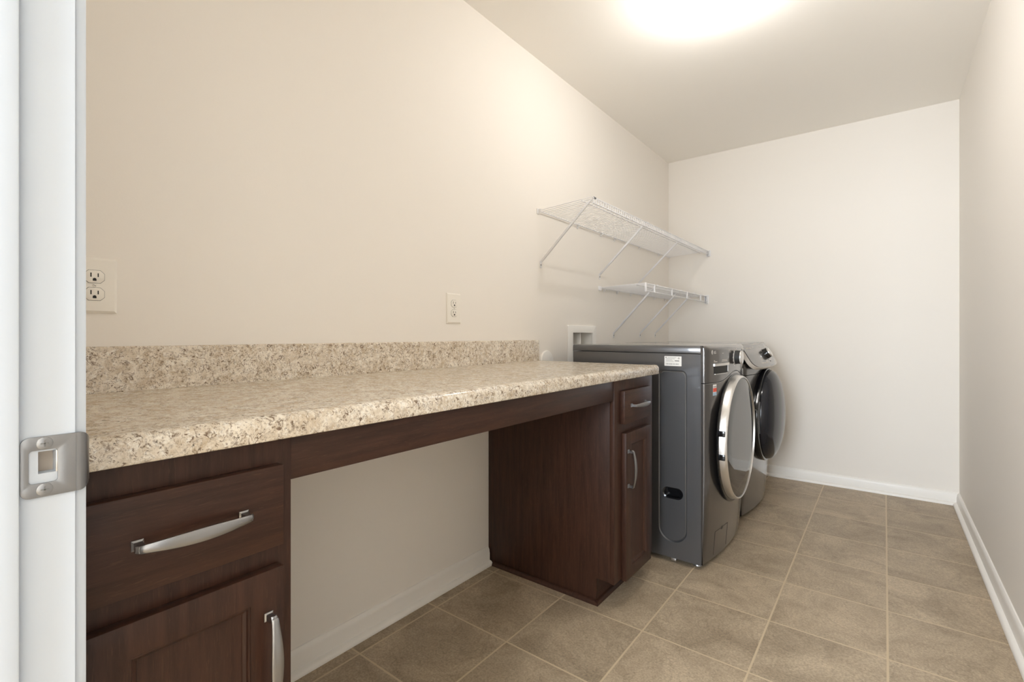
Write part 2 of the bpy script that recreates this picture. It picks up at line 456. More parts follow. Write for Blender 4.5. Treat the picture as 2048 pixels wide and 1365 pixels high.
def cabinet(label, y0, y1, dr, do, hd, hh):
    c = thing('base_cabinet', label, 'cabinet', (.3, (y0+y1)/2, 0), 'dark base cabinets under the counter')
    b = bm_(); side = [(.002, 0), (.540, 0), (.540, .098), (FX-.019, .098), (FX-.019, CT0-.001), (.002, CT0-.001)]
    prism(b, [side], 'y', y0+.0005, y0+.0155, .0008); prism(b, [side], 'y', y1-.0155, y1-.0005, .0008)
    box(b, .002, .012, y0+.015, y1-.015, .1, CT0-.002); box(b, .012, FX-.02, y0+.015, y1-.015, .1, .115)
    box(b, .012, FX-.02, y0+.015, y1-.015, CT0-.02, CT0-.002)
    obj('carcass', b, WV, c)
    b = bm_(); box(b, .528, .5395, y0+.0155, y1-.0155, 0, .0985); obj('toe_kick', b, WH, c)
    b = bm_()                            # face frame: outline with the two openings
    o1 = [(do[0]+.016, do[2]+.012), (do[1]-.016, do[2]+.012), (do[1]-.016, do[3]-.012), (do[0]+.016, do[3]-.012)]
    o2 = [(dr[0]+.016, dr[2]+.012), (dr[1]-.016, dr[2]+.012), (dr[1]-.016, dr[3]-.012), (dr[0]+.016, dr[3]-.012)]
    prism(b, [[(y0, .094), (y1, .094), (y1, CT0-.001), (y0, CT0-.001)], o1, o2], 'x', FX-.019, FX, .0008)
    obj('face_frame', b, WV, c)
    d = obj('drawer', box(bm_(), FX+.0005, DF, dr[0], dr[1], dr[2], dr[3], .0015), WH, c)
    pull(d, hd[0], hd[1], True)
    p = panel_door(c, do[0], do[1], do[2], do[3], .052, .046)
    pull(p, hh[0], hh[1], False)
    return c
cL = cabinet('dark wood base cabinet beside the white door jamb, under the near counter end', FY+.002, .4125, (.136, .391, .684, .814), (.136, .391, .108, .650), (.2625, .7495), (.366, .512))
cR = cabinet('dark wood base cabinet beside the washing machine, under the far counter end', 1.640, 2.006, (1.690, 1.948, .686, .812), (1.702, 1.948, .088, .650), (1.818, .752), (1.722, .513))
b = bm_(); sh = [(0, 0), (.013, 0), (.0125, .006), (.009, .013), (.003, .0165), (0, .017)]
prism(b, [[(1.6405-a, z) for a, z in sh]], 'x', .032, .553, 0)
prism(b, [[(.5395+a, z) for a, z in sh]], 'y', 1.6275, 1.99, 0)
o = obj('shoe_molding', b, WH, cR)
b = bm_(); prism(b, [[(.4125+a, z) for a, z in sh]], 'x', .032, .553, 0); obj('shoe_molding', b, WH, cL)
ap = obj('apron_board', box(bm_(), FX-.019, FX-.002, .413, 1.6395, .780, CT0-.001, .0008), WH, base=(.6, 1.03, .78))
tag(ap, 'dark wood apron board under the counter spanning the open knee space', 'apron board')

# ------------------------------------------------------------------ outlets on the left wall
def outlet(label, yc, zc, group):
    o = thing('wall_outlet', label, 'wall outlet', (0, yc, zc), group)
    b = bm_(); hw, hh = .0405, .062
    rows = [[(0, yc-hw, zc-hh), (0, yc+hw, zc-hh), (0, yc+hw, zc+hh), (0, yc-hw, zc+hh)],
            [(.003, yc-hw, zc-hh), (.003, yc+hw, zc-hh), (.003, yc+hw, zc+hh), (.003, yc-hw, zc+hh)],
            [(.0062, yc-hw+.005, zc-hh+.005), (.0062, yc+hw-.005, zc-hh+.005), (.0062, yc+hw-.005, zc+hh-.005), (.0062, yc-hw+.005, zc+hh-.005)]]
    grid(b, rows, closed=True, cap=True); obj('cover_plate', b, PLATE, o, ang=20)
    for s in (1, -1):
        z = zc+s*.0195; b = bm_()
        cl = [(yc-.010, z-.0142), (yc+.010, z-.0142), (yc+.0172, z-.007), (yc+.0172, z+.007), (yc+.010, z+.0142), (yc-.010, z+.0142), (yc-.0172, z+.007), (yc-.0172, z-.007)]
        g = [(yc+(p-yc)*1.045, z+(q-z)*1.055) for p, q in cl]
        prism(b, [cl], 'x', .004, .0078, .0006); r = obj('receptacle', b, PLATE, o)
        b = bm_(); prism(b, [g], 'x', .0055, .00645); obj('receptacle_gap', b, INK, r)
        b = bm_(); box(b, .0070, .0081, yc-.0074, yc-.0052, z-.001, z+.0085); box(b, .0070, .0081, yc+.0052, yc+.0072, z-.0005, z+.0078)
        hole = [(yc-.0033, z-.0095), (yc+.0033, z-.0095), (yc+.0033, z-.0062)]+[(yc+.0033*cos(radians(a)), z-.0062+.0033*sin(radians(a))) for a in range(20, 180, 20)]+[(yc-.0033, z-.0062)]
        prism(b, [hole], 'x', .0070, .0081)
        obj('slot', b, BLACKM, r)
    b = bm_(); lathe(b, [(.0038, .0060), (.0036, .0069), (.002, .0074), (0, .0075)], 20, (0, yc, zc), 'x'); s = obj('screw', b, PLATE, o)
    b = bm_(); t = bmesh.new(); bmesh.ops.create_cube(t, size=1)
    merge(b, t, Matrix.Translation((.0072, yc, zc)) @ Matrix.Rotation(radians(-30), 4, 'X') @ Matrix.Diagonal((.0008, .0062, .0009, 1))); obj('screw_slot', b, INK, s)
outlet('beige duplex wall outlet half hidden by the white door jamb', .278, 1.136, 'wall outlets above the counter')
outlet('beige duplex wall outlet above the middle of the backsplash', 1.4185, 1.1335, 'wall outlets above the counter')

# round cover and laundry box
b = bm_(); lathe(b, [(.057, 0), (.057, .006), (.0545, .0095), (.049, .011), (.0, .0115)], 48, (0, 2.1075, .885), 'x')
tag(obj('round_wall_cover', b, WHITEP, base=(0, 2.1075, .885)), 'round white blank cover on the wall behind the far counter end', 'wall cover')
lb = thing('laundry_outlet_box', 'white recessed washing machine outlet box in the wall behind the washer', 'outlet box', (0, 2.483, .84))
b = bm_()
prism(b, [rrect(2.318, 2.648, .815, 1.078, .004), [(OY0, OZ0), (OY1, OZ0), (OY1, OZ1), (OY0, OZ1)]], 'x', 0.0003, .0085, .0015)
obj('frame', b, WHITEP, lb)
b = bm_(); e = .003
box(b, -.095, -.092, OY0-.002, OY1+.002, OZ0-.002, OZ1+.002); box(b, -.092, .0003, OY0-e, OY0, OZ0, OZ1); box(b, -.092, .0003, OY1, OY1+e, OZ0, OZ1)
box(b, -.092, .0003, OY0-e, OY1+e, OZ1, OZ1+e); box(b, -.092, .0003, OY0-e, OY1+e, OZ0-e, OZ0)
obj('recess', b, WHITEP, lb, smooth=False)
obj('divider', box(bm_(), -.0915, -.012, 2.486, 2.494, OZ0+.0005, OZ1-.0005, .001), WHITEP, lb)
for yv, mm in ((2.400, BLUEV), (2.452, STKR)):
    b = bm_(); lathe(b, [(.009, .862), (.009, .905), (.013, .905), (.013, .918), (.009, .920), (.009, .945), (0, .945)], 16, (-.04, yv, 0), 'z')
    tube(b, [(-.04, yv, .912), (-.012, yv, .912)], .008, 12)
    v = obj('valve', b, ZINC, lb)
    b = bm_(); lathe(b, [(.015, -.012), (.017, -.008), (.017, -.003), (.013, -.0005), (0, 0)], 12, (0, yv, .912), 'x'); box(b, -.030, -.0005, yv-.003, yv+.003, .9095, .9145, .001)
    obj('valve_handle', b, mm, v)

# ------------------------------------------------------------------ wire shelves
def wire_shelf(label, y0, y1, zb, zf, xf, lip, braces, clips, sparse, lowz):
    s = thing('wire_shelf', label, 'wire shelf', (0, (y0+y1)/2, zb), 'white wire shelves above the laundry machines')
    b = bm_(); n = int(round((y1-y0)/.0254)); R = .0019
    zat = lambda x: zb+(zf-zb)*x/xf
    for k in range(n+1):
        y = y0+.004+(y1-y0-.008)*k/n
        if sparse: pts = [(.008, y, zat(.008)+.003), (xf-.004, y, zf+.003), (xf, y, zf+.001), (xf, y, zf-.004)]
        else: pts = [(.008, y, zat(.008)+.003), (xf-.006, y, zf+.003), (xf-.001, y, zf+.001), (xf, y, zf-.004), (xf, y, zf-lip)]
        tube(b, pts, R, 6)
    obj('deck_wires', b, EPOXY, s)
    rr = .0032
    def rod(nm, x, z, r=rr): return obj(nm, tube(bm_(), [(x, y0, z), (x, y1, z)], r, 10), EPOXY, s)
    rod('back_rod', .010, zb-.001); rod('middle_rod', xf*.80, zat(xf*.80)-.003, .0028); rod('front_rod', xf-.001, zf-.001); rod('lip_rod', xf-.002 if sparse else xf-.0035, zf-lip, .0032 if not sparse else .0036)
    if sparse:
        for k, y in enumerate((y0+.006, 2.84, 3.144, 3.449, 3.766)):
            w = .007 if k == 0 else .0055
            b = bm_(); box(b, xf-.006, xf+.0035, y-w, y+w, zf-lip-.005, zf+.005, .002); obj('rail_clip', b, EPOXY, s)
    else:
        b = bm_(); lathe(b, [(.0052, y0+.004), (.0052, y0+.022), (.0042, y0+.024)], 12, (xf-.001, 0, zf-.001), 'y'); obj('rod_cap', b, GREYH, s)
    for y in braces:
        # folded channel brace: V-section strut, flat tab screwed to the wall
        top = Vector((xf-.030, y, zat(xf-.03)-.008)); bot = Vector((.006, y, lowz))
        d = (top-bot).normalized(); side = Vector((0, 1, 0)); up = d.cross(side).normalized()
        b = bm_(); w = .0085
        sec = [side*-w+up*.004, side*-w*.45+up*-.004, side*w*.45+up*-.004, side*w+up*.004, side*w*.3+up*-.0012, side*-w*.3+up*-.0012]
        rows = [[p+v*k for v in sec] for p, k in ((bot, .75), (bot+d*.02, 1.0), (top-d*.01, 1.0), (top, .7))]
        grid(b, rows, closed=True, cap=True)
        hk = [top-d*.004, top+Vector((.010, 0, .006)), top+Vector((.020, 0, .013)), top+Vector((.030, 0, .014))]
        tube(b, hk, .003, 8)
        br = obj('support_brace', b, EPOXY, s, ang=50)
        b = bm_(); prism(b, [rrect(y-.0085, y+.0085, lowz-.032, lowz+.004, .004)], 'x', .0003, .0032, .0006); tb = obj('wall_tab', b, EPOXY, br)
        b = bm_(); lathe(b, [(.0042, .003), (.0038, .0048), (0, .0055)], 12, (0, y, lowz-.016), 'x'); obj('screw', b, INK, tb)
    for y in clips:
        b = bm_(); box(b, .0003, .016, y-.005, y+.005, zb-.004, zb+.006, .0015); box(b, .0003, .005, y-.004, y+.004, zb-.020, zb-.003, .001)
        tube(b, [(.013, y, zb-.002), (.0145, y, zb-.010), (.009, y, zb-.014)], .0022, 6)
        obj('wall_clip', b, EPOXY, s)
    # bracket carrying the front rods on the back wall
    b = bm_(); h = lip+.016
    prism(b, [rrect(xf-.018, xf+.014, zf-h+.002, zf+.010, .004)], 'y', D-.004, D-.0003, .001)
    box(b, xf-.010, xf-.0065, D-.03, D-.003, zf-h+.006, zf+.004, .001); box(b, xf+.0055, xf+.009, D-.03, D-.003, zf-h+.006, zf+.004, .001)
    box(b, xf-.010, xf+.009, D-.03, D-.003, zf-h+.003, zf-h+.0065, .001)
    obj('end_bracket', b, EPOXY, s)
    b = bm_(); prism(b, [rrect(-.0005+.0006, .022, zb-.016, zb+.010, .003)], 'y', y0-.004, y0-.001, .0008); box(b, .0003, .004, y0-.012, y0+.014, zb-.013, zb+.013, .0012)
    obj('wall_end_clip', b, EPOXY, s)
    return s
wire_shelf('white wire shelf with dense front lip, the upper longer one of the two', 2.033, D-.006, 1.660, 1.6775, .318, .026, (2.055, 2.705, 3.310), (2.43, 2.721, 2.912, 3.312, 3.693), False, 1.402)
wire_shelf('white wire shelf with open front rail, the lower shorter one just above the machines', 2.700, D-.006, 1.316, 1.3265, .303, .044, (2.900, 3.332, 3.622), (2.762, 2.95, 3.165, 3.367, 3.60, 3.824), True, 1.038)

# ------------------------------------------------------------------ laundry machines
MH, MW = .977, .686
SX0, SX1 = .140, .778                   # side panel from back to front
def front_x(y, z, y0, bulge=.036, edge=.030, base=.802):
    yc = y0+MW/2; t = (y-yc)/(MW/2)
    xb = base+bulge*(1-t*t)
    s = min(1, max(0, (MW/2-abs(y-yc))/edge))
    x = SX1+.010+(xb-SX1-.010)*sqrt(max(0, 1-(1-s)**2))
    off = 0
    if z < .45: off = -.020*((.45-z)/.42)**2
    k = (x-SX1)/(xb-SX1)
    return x+off*k
def ycols(y0, lo=0, hi=1):
    yc = y0+MW/2; h = MW/2-.0012; ts = []
    for k in range(7): ts.append(-1+(.030/h)*(1-cos(k/6*pi/2)))
    for k in range(1, 31): ts.append(-1+.030/h+(2-.06/h)*k/31)
    ts += [-t for t in ts[:7][::-1]]
    return [yc+h*t for t in ts]
def front_sheet(y0, zlo, zhi, rows=24, top_round=0, **kw):
    cols = ycols(y0); R = []
    for k in range(rows+1):
        r = []
        for y in cols:
            a, c = zlo(y), zhi(y); z = a+(c-a)*k/rows; x = front_x(y, z, y0, **kw)
            if top_round:
                q = max(0, (z-(c-top_round))/top_round); x -= top_round*.8*(1-sqrt(max(0, 1-q*q)))
            r.append((x, y, z))
        R.append([(SX1-.004, cols[0], r[0][2]), (SX1+.006, cols[0], r[0][2])]+r+[(SX1+.006, cols[-1], r[-1][2]), (SX1-.004, cols[-1], r[-1][2])])
    b = bm_()
    back = [[(SX1-.004, p[1], p[2]) for p in r] for r in (R[0], R[-1])]
    grid(b, [back[0]]+R+[back[1]])
    bmesh.ops.remove_doubles(b, verts=b.verts[:], dist=1e-6)
    bmesh.ops.recalc_face_normals(b, faces=b.faces[:])
    f = b.faces[len(b.faces)//2]
    if f.normal.x < 0: bmesh.ops.reverse_faces(b, faces=b.faces[:])
    return b
def machine_body(root, y0, dryer=False):
    y1 = y0+MW
    b = bm_()                            # cabinet: side walls with groove and grip, back, bottom
    def side(y, s):
        st = rrect(.590, .718, .092, .866, [.062, .026, .026, .062], 10)
        inn = rrect(.599, .709, .101, .857, [.053, .020, .020, .053], 10)
        gr = rrect(.607, .700, .286, .337, .0255, 10)
        zb, zt = .021, .9405
        prism_rows = []
        outl = [(SX0, zb), (SX1, zb), (SX1, zt), (SX0, zt)]
        t = bmesh.new(); es = []
        for poly in (outl, st):
            vs = [t.verts.new((p[0], y, p[1])) for p in poly]
            es += [t.edges.new((vs[k], vs[(k+1) % len(vs)])) for k in range(len(vs))]
        bmesh.ops.triangle_fill(t, use_beauty=True, use_dissolve=False, edges=es)
        t2 = bmesh.new(); cxm = .6535; hn = len(inn)//2; hg = len(gr)//2
        for sl, sg in ((slice(0, hn), slice(0, hg)), (slice(hn, None), slice(hg, None))):
            A1, G1 = inn[sl], gr[sg]
            loop = [(cxm, A1[0][1])]+A1+[(cxm, A1[-1][1]), (cxm, G1[-1][1])]+G1[::-1]+[(cxm, G1[0][1])]
            t2.faces.new([t2.verts.new((p[0], y+s*.0015, p[1])) for p in loop])
        t2.normal_update()
        mid = [(.5*(p[0]+q[0]), .5*(p[1]+q[1])) for p, q in zip(st, inn)]
        for tt in (t, t2):
            for f in tt.faces:
                if f.normal.y*s > 0: f.normal_flip()
            merge(b, tt)
        A = lambda pl, d: [(p[0], y+s*d, p[1]) for p in pl]
        grid(b, [A(st, 0), A(st, .0008), A(mid, .0050), A(inn, .0022), A(inn, .0015)], closed=True)
        g2 = [(.6535+(p[0]-.6535)*.88, .3115+(p[1]-.3115)*.8) for p in gr]
        c_ = bm_(); grid(c_, [A(gr, .0010), A(gr, .0016), A(g2, .004), A(g2, .030)], closed=True)
        prism(c_, [g2], 'y', y+s*.0295, y+s*.0305)
        cup.append(c_)
    cup = []; side(y0, 1)
    box(b, SX0, SX1, y1-.004, y1, .021, .9405, .001)
    box(b, SX0, SX0+.004, y0+.001, y1-.001, .021, .9405); box(b, SX0, SX1, y0+.001, y1-.001, .021, .025)
    bmesh.ops.remove_doubles(b, verts=b.verts[:], dist=1e-6)
    tube(b, [(SX0, y0+.0012, .9398), (SX1-.001, y0+.0012, .9398), (SX1-.001, y0+.0012, .021)], .0016, 8)
    bd_ = obj('body', b, GRAPH, root, ang=30)
    obj('side_grip', cup[0], BLACK, bd_)
    # top lid
    b = bm_()
    lid = [(y0, .9435), (y0, MH-.012), (y0+.003, MH-.004), (y0+.010, MH-.0005), (y0+.03, MH), (y0+.06, MH-.0015), (y1-.06, MH-.0015), (y1-.03, MH), (y1-.010, MH-.0005), (y1-.003, MH-.004), (y1, MH-.012), (y1, .9435)]
    prism(b, [lid], 'x', SX0-.002, SX1-.002, .001)
    obj('top_lid', b, GRAPH, root, ang=40)
    for yf in (y0+.045, y1-.045):
        for xf in (SX1-.028, SX0+.05):
            b = bm_(); lathe(b, [(.0, 0), (.018, 0), (.019, .003), (.017, .007), (.009, .009), (.006, .011), (.006, .0205)], 20, (xf, yf, 0), 'z'); obj('foot', b, ZINC, root)
    return y1
def sensor_text(root, txt, pos, h, mat, depth=.0004):
    cu = bpy.data.curves.new('lettering', 'FONT'); cu.body = txt; cu.size = h*1.38; cu.extrude = depth
    t = bpy.data.objects.new('lettering_curve', cu); col.objects.link(t)
    bpy.context.view_layer.update()
    me = bpy.data.meshes.new_from_object(t.evaluated_get(bpy.context.evaluated_depsgraph_get()))
    bpy.data.objects.remove(t); bpy.data.curves.remove(cu)
    b = bm_(); b.from_mesh(me); bpy.data.meshes.remove(me)
    return b

# ---- washer
wy = 2.150; wyc = wy+MW/2
wm = thing('washing_machine', 'graphite front-load washing machine with silver-rimmed round door beside the counter', 'washing machine', (.47, wyc, 0))
machine_body(wm, wy)
DZC = .5375
def seam(y):
    a = abs(y-wyc)
    arch = sqrt(max(0, .318**2-a*a))+DZC if a < .318 else 0
    base = .8135
    v = max(0, arch-base)
    # smooth blend from level seam into the arch
    import math as _m
    return base+ .5*(v+sqrt(v*v+.0)) if v > 0 else base
def seam_s(y):                           # smoothed
    return sum(seam(y+d*.014) for d in range(-5, 6))/11
seam_pts = []
b = front_sheet(wy, lambda y: .024, lambda y: seam_s(y)-.0016); obj('front_panel', b, GRAPHF, wm, ang=60)
b = front_sheet(wy, lambda y: seam_s(y)+.0016, lambda y: MH-.001, rows=14, top_round=.016); cp = obj('control_panel', b, GRAPHF, wm, ang=60)
obj('seam_shade_box', box(bm_(), SX1-.006, SX1+.0005, wy+.004, wy+MW-.004, .03, .965), DARKGAP, wm)  # near-black box behind the panels, its colour puts shade into the seams
ys_ = [wy+.004+(MW-.008)*k/60 for k in range(61)]
sm_ = obj('seam_highlight', tube(bm_(), [(front_x(y, seam_s(y), wy)-.0006, y, seam_s(y)-.0019) for y in ys_], .0013, 6), STEEL, wm)  # silvery tube laid along the seam to draw its edge highlight
# door
dr = bm_(); X0 = front_x(wyc, DZC, wy)-.012
lathe(dr, [(.288, 0), (.2935, .003), (.2935, .012), (.2915, .026), (.2895, .0335), (.2865, .0375), (.2835, .0385), (.2815, .0375), (.2810, .034), (.2810, .0)], 128, (X0+.006, wyc, DZC), 'x')
door = obj('door', dr, CHROME, wm, ang=30); door['label'] = 'silver door rim'
b = bm_(); lathe(b, [(.2805, .035), (.276, .0362), (.20, .0376), (.10, .0386), (0, .039)], 96, (X0+.006, wyc, DZC), 'x'); g = obj('door_glass', b, SMOKE, door); g['label'] = 'smoked flat door glass'
b = bm_(); lathe(b, [(.300, .0), (.306, .004), (.306, .0095), (.300, .0115), (.285, .0115)], 128, (X0+.0015, wyc, DZC), 'x'); obj('door_gasket', b, BLACK, wm)
for zz in (.594, .492):
    b = bm_(); box(b, X0+.006, X0+.037, wyc-.2955, wyc-.283, zz-.0125, zz+.0125, .002); obj('door_clasp', b, BLACK, door)
# knob
kz = .917; kx = front_x(wyc, kz, wy)-.001
b = bm_(); lathe(b, [(.036, 0), (.036, .0025), (.0335, .0028)], 48, (kx, wyc, kz), 'x'); obj('knob_ring', b, SILK, cp)
b = bm_(); lathe(b, [(.0335, .001), (.0325, .010), (.0315, .026), (.030, .028)], 48, (kx, wyc, kz), 'x'); kb = obj('knob', b, BLACKM, cp)
b = bm_(); lathe(b, [(.0318, .026), (.0318, .030), (.0295, .033), (.02, .0335), (0, .0335)], 48, (kx, wyc, kz), 'x'); obj('knob_cap', b, CHROME, kb)
for k in range(11):                      # programme ticks round the knob
    a = radians(70+k*22); yy, zz = wyc+.043*cos(a), kz+.043*sin(a)
    if zz > MH-.018: continue
    b = bm_(); box(b, front_x(yy, zz, wy)-.002, front_x(yy, zz, wy)+.0006, yy-.005, yy+.005, zz-.0015, zz+.0015); obj('programme_mark', b, SILK, cp)
# detergent drawer window with silver lip
def onfront(bm, y0_, y1_, z0, z1, d0, d1, y_of=wy, n=10, shear=0):
    R = []
    for k in range(n+1):
        y = y0_+(y1_-y0_)*k/n; x = front_x(y, (z0+z1)/2, y_of); dz = shear*k/n
        R.append([(x+d0, y, z0+dz), (x+d1, y, z0+dz), (x+d1, y, z1+dz), (x+d0, y, z1+dz)])
    grid(bm, R, closed=True, cap=True); return bm
dd = obj('detergent_drawer', onfront(bm_(), wy+.062, wy+.216, .852, .893, -.003, .0012), BLACKM, wm)
obj('drawer_lip', onfront(bm_(), wy+.058, wy+.218, .886, .897, 0, .0075), CHROME, dd)
b = bm_()
onfront(b, wy+.070, wy+.206, .8488, .8515, -.001, .0030); onfront(b, wy+.2145, wy+.2175, .858, .886, -.001, .0028)
obj('drawer_bezel', b, CHROME, dd)
# printed marks on the panel
for (ya, yb, za, zb_) in ((.064, .074, .9095, .912), (.064, .096, .9035, .9065), (.146, .212, .9045, .907), (.15, .212, .9095, .9125), (.150, .166, .940, .9425), (.236, .262, .952, .954), (.236, .270, .944, .946)):
    obj('panel_print', onfront(bm_(), wy+ya, wy+yb, za, zb_, -.001, .0005, n=4), SILK, cp)
# maker's badge: round face and two letters
by, bz = wy+.050, .9475
b = bm_(); lathe(b, [(.0095, -.001), (.0095, .0008), (0, .0009)], 28, (front_x(by, bz, wy), by, bz), 'x'); bd = obj('logo_disc', b, SILK, cp)
b = bm_(); xx = front_x(by, bz, wy)
tube(b, [(xx+.001, by+.0062*cos(radians(a)), bz+.0062*sin(radians(a))) for a in range(100, 361, 20)]+[(xx+.001, by+.002, bz)], .0007, 6)
box(b, xx+.0004, xx+.0016, by-.0007, by+.0007, bz-.0032, bz+.0038); box(b, xx+.0004, xx+.0016, by-.0007, by+.0028, bz-.0032, bz-.0019)
lathe(b, [(.0009, .0004), (.0009, .0015), (0, .0015)], 10, (xx, by-.0035, bz+.002), 'x')
obj('logo_face', b, STEEL, bd)
b = sensor_text(wm, 'LG', None, .013, SILK)
ang = math.atan2(front_x(by+.03, bz, wy)-front_x(by+.012, bz, wy), .018)
M = Matrix.Translation((front_x(by+.0125, bz, wy)+.0006, by+.0125, bz-.0065)) @ Matrix.Rotation(-ang, 4, 'Z') @ Matrix(((0, 0, 1, 0), (1, 0, 0, 0), (0, 1, 0, 0), (0, 0, 0, 1)))
bmesh.ops.transform(b, matrix=M, verts=b.verts[:]); obj('logo_letters', b, SILK, cp)
# sticker on the front
st = obj('sticker', onfront(bm_(), wy+.055, wy+.088, .757, .806, 0.0, .0006, n=4), LABELW, wm); st['label'] = 'red and pale blue front sticker'
obj('sticker_band', onfront(bm_(), wy+.055, wy+.088, .773, .790, .0004, .0009, n=4), STKR, st)
obj('sticker_band', onfront(bm_(), wy+.055, wy+.088, .757, .7715, .0004, .0009, n=4), STKB, st)
obj('sticker_band', onfront(bm_(), wy+.058, wy+.085, .7935, .797, .0004, .0009, n=4), INK, st)
# rating label on the side
b = bm_(); prism(b, [rrect(.617, .694, .8845, .9285, .002)], 'y', wy-.0007, wy+.0002); rl = obj('rating_label', b, LABELW, wm); rl['label'] = 'white rating label on the side'
b = bm_()
for (xa, xb, za, zb_) in ((.631, .671, .9215, .9228), (.624, .664, .9165, .9178), (.624, .652, .9118, .9129), (.624, .656, .9078, .9088), (.624, .660, .9038, .9048), (.664, .684, .906, .910)):
    box(b, xa, xb, wy-.0011, wy-.0005, za, zb_)
for k in range(26):
    xa = .624+k*.0023; w = random.choice((.0006, .001, .0014)); box(b, xa, xa+w, wy-.0011, wy-.0005, .8905, .8965)
obj('label_print', b, INK, rl)
b = bm_(); tube(b, [(.682+.003*cos(2*pi*k/20), wy-.0009, .9195+.003*sin(2*pi*k/20)) for k in range(20)], .0008, 6, closed=True)
obj('label_seal', b, INKD, rl)
obj('label_mark', box(bm_(), .622, .627, wy-.0012, wy-.0005, .921, .9245), INKD, rl)
# filter flap outline bottom right of the front, transport bracket under the side
def zline(y, za, zb_): return [(front_x(y, za+(zb_-za)*k/8, wy)+.0003, y, za+(zb_-za)*k/8) for k in range(9)]
b = bm_(); fy0, fy1 = wy+.10, wy+.25
tube(b, zline(fy0, .04, .145)+[(front_x(fy0+(fy1-fy0)*k/8, .145, wy)+.0003, fy0+(fy1-fy0)*k/8, .145) for k in range(1, 8)]+zline(fy1, .145, .04), .0007, 6)
ff = obj('filter_flap', b, DARKGAP, wm)
obj('flap_catch', onfront(bm_(), wy+.166, wy+.184, .138, .150, -.001, .0008, n=4), BLACK, ff)
b = bm_(); box(b, .646, .668, wy+.003, wy+.02, .008, .0205, .001); obj('drain_clip', b, ZINC, wm)
b = bm_(); box(b, .70, .76, wy+.002, wy+.02, .0195, .0215, .0006); obj('under_bracket', b, ZINC, wm)

# ---- dryer
dy = 2.862; dyc = dy+MW/2
td = thing('tumble_dryer', 'graphite tumble dryer with domed dark door and sloping control panel in the corner', 'tumble dryer', (.47, dyc, 0))
machine_body(td, dy, True)
fx = lambda y, z: front_x(y, z, dy)
b = front_sheet(dy, lambda y: .024, lambda y: .7985); obj('front_panel', b, GRAPHF, td, ang=60)
b = front_sheet(dy, lambda y: .8015, lambda y: .862, rows=5); obj('upper_panel', b, GRAPHF, td, ang=60)
obj('seam_shade_box', box(bm_(), SX1-.006, SX1+.0005, dy+.004, dy+MW-.004, .03, .94), DARKGAP, td)  # dark box again, colouring the dryer's seam gaps as shade
# sloping console: a slab leaning out towards its lower edge
def console(o, d0, d1):
    b = bm_(); R = []
    y0_, y1_ = dy+.002-o, dy+MW-.002+o
    poly = rrect(y0_, y1_, 0-o, 1+o*2, [.0, .0, .0, .0])
    import itertools
    n = 24; rows_out = []
    # outline in (y, s): s=0 lower edge, s=1 top edge; lower corners rounded
    ry, rs = .075, .30
    pts = []
    for k in range(9):
        t = radians(-90*k/8); pts.append((y0_+ry-ry*cos(t-0)*1 if False else y0_+ry*(1-sin(radians(90*k/8))), rs*(1-cos(radians(90*k/8)))))
    left = [(y0_+ry*(1-sin(radians(a))), rs*(1-cos(radians(a)))) for a in range(0, 91, 10)]      # bottom -> up the left edge
    right = [(y0_+y1_-p, q) for p, q in left][::-1]
    outline = [(y0_+y1_-p, q) for p, q in left[::1]]
    loop = left[:] + [(y0_, 1.0), (y1_, 1.0)] + right
    def P(y, s, d):
        t = (y-dyc)/(MW/2); bow = .030*(1-t*t)*(1-.55*s)
        x = .852-.076*s+bow; z = .846+.129*s-bow*.25
        nx, nz = .86, .51
        return (x+nx*d, y, z+nz*d)
    # subdivide bottom edge and top edge for the bow
    def dens(lp):
        out = []
        for (a, c), (e, f) in zip(lp, lp[1:]+lp[:1]):
            m = max(1, int(abs(e-a)/.03))
            for k in range(m): out.append((a+(e-a)*k/m, c+(f-c)*k/m))
        return out
    lp = dens(loop)
    back = [P(y, s, d0) for y, s in lp]; front = [P(y, s, d1) for y, s in lp]
    grid(b, [back, front], closed=True)
    # front face as strips from the loop to an inset loop, then fill
    return b, lp, P
def console_solid(inset, d0, d1):
    b, lp, P = console(0, d0, d1)
    b.free(); b = bm_()
    lp2 = [(dyc+(y-dyc)*(1-inset/.343), .5+(s-.5)*(1-inset*2/.15)) for y, s in lp]
    t = bmesh.new()
    # face tessellated on columns so that it bows smoothly
    ys = sorted(set(round(y, 5) for y, s in lp2))
    def srange(y):
        xs = []
        for (a, c), (e, f) in zip(lp2, lp2[1:]+lp2[:1]):
            lo, hi = min(a, e), max(a, e)
            if lo-1e-6 <= y <= hi+1e-6:
                xs.append(c if abs(e-a) < 1e-7 else c+(f-c)*(y-a)/(e-a))
                if abs(e-a) < 1e-7: xs.append(f)
        return min(xs), max(xs)
    rowsF, rowsB = [], []
    for y in ys:
        lo, hi = srange(y)
        rowsF.append([P(y, lo+(hi-lo)*k/6, d1) for k in range(7)]); rowsB.append([P(y, lo+(hi-lo)*k/6, d0) for k in range(7)])
    rows_ = [f+bk[::-1] for f, bk in zip(rowsF, rowsB)]
    grid(b, rows_, closed=True, cap=True)
    return b
tr = obj('console_trim', console_solid(0, -.024, -.004), SILVER, td, ang=30); tr['label'] = 'chrome console edging'
cn = obj('control_panel', console_solid(.0035, -.006, 0), GRAPHF, td, ang=30)
b = bm_(); box(b, SX1-.01, SX1+.012, dy+.004, dy+MW-.004, .85, .955); obj('console_back', b, GRAPHF, td)
def cpos(y, s, d):
    t = (y-dyc)/(MW/2); bow = .030*(1-t*t)*(1-.55*s)
    return Vector((.852-.076*s+bow+.86*d, y, .846+.129*s-bow*.25+.51*d))
tilt = Matrix(((.86, 0, -.51, 0), (0, 1, 0, 0), (.51, 0, .86, 0), (0, 0, 0, 1)))
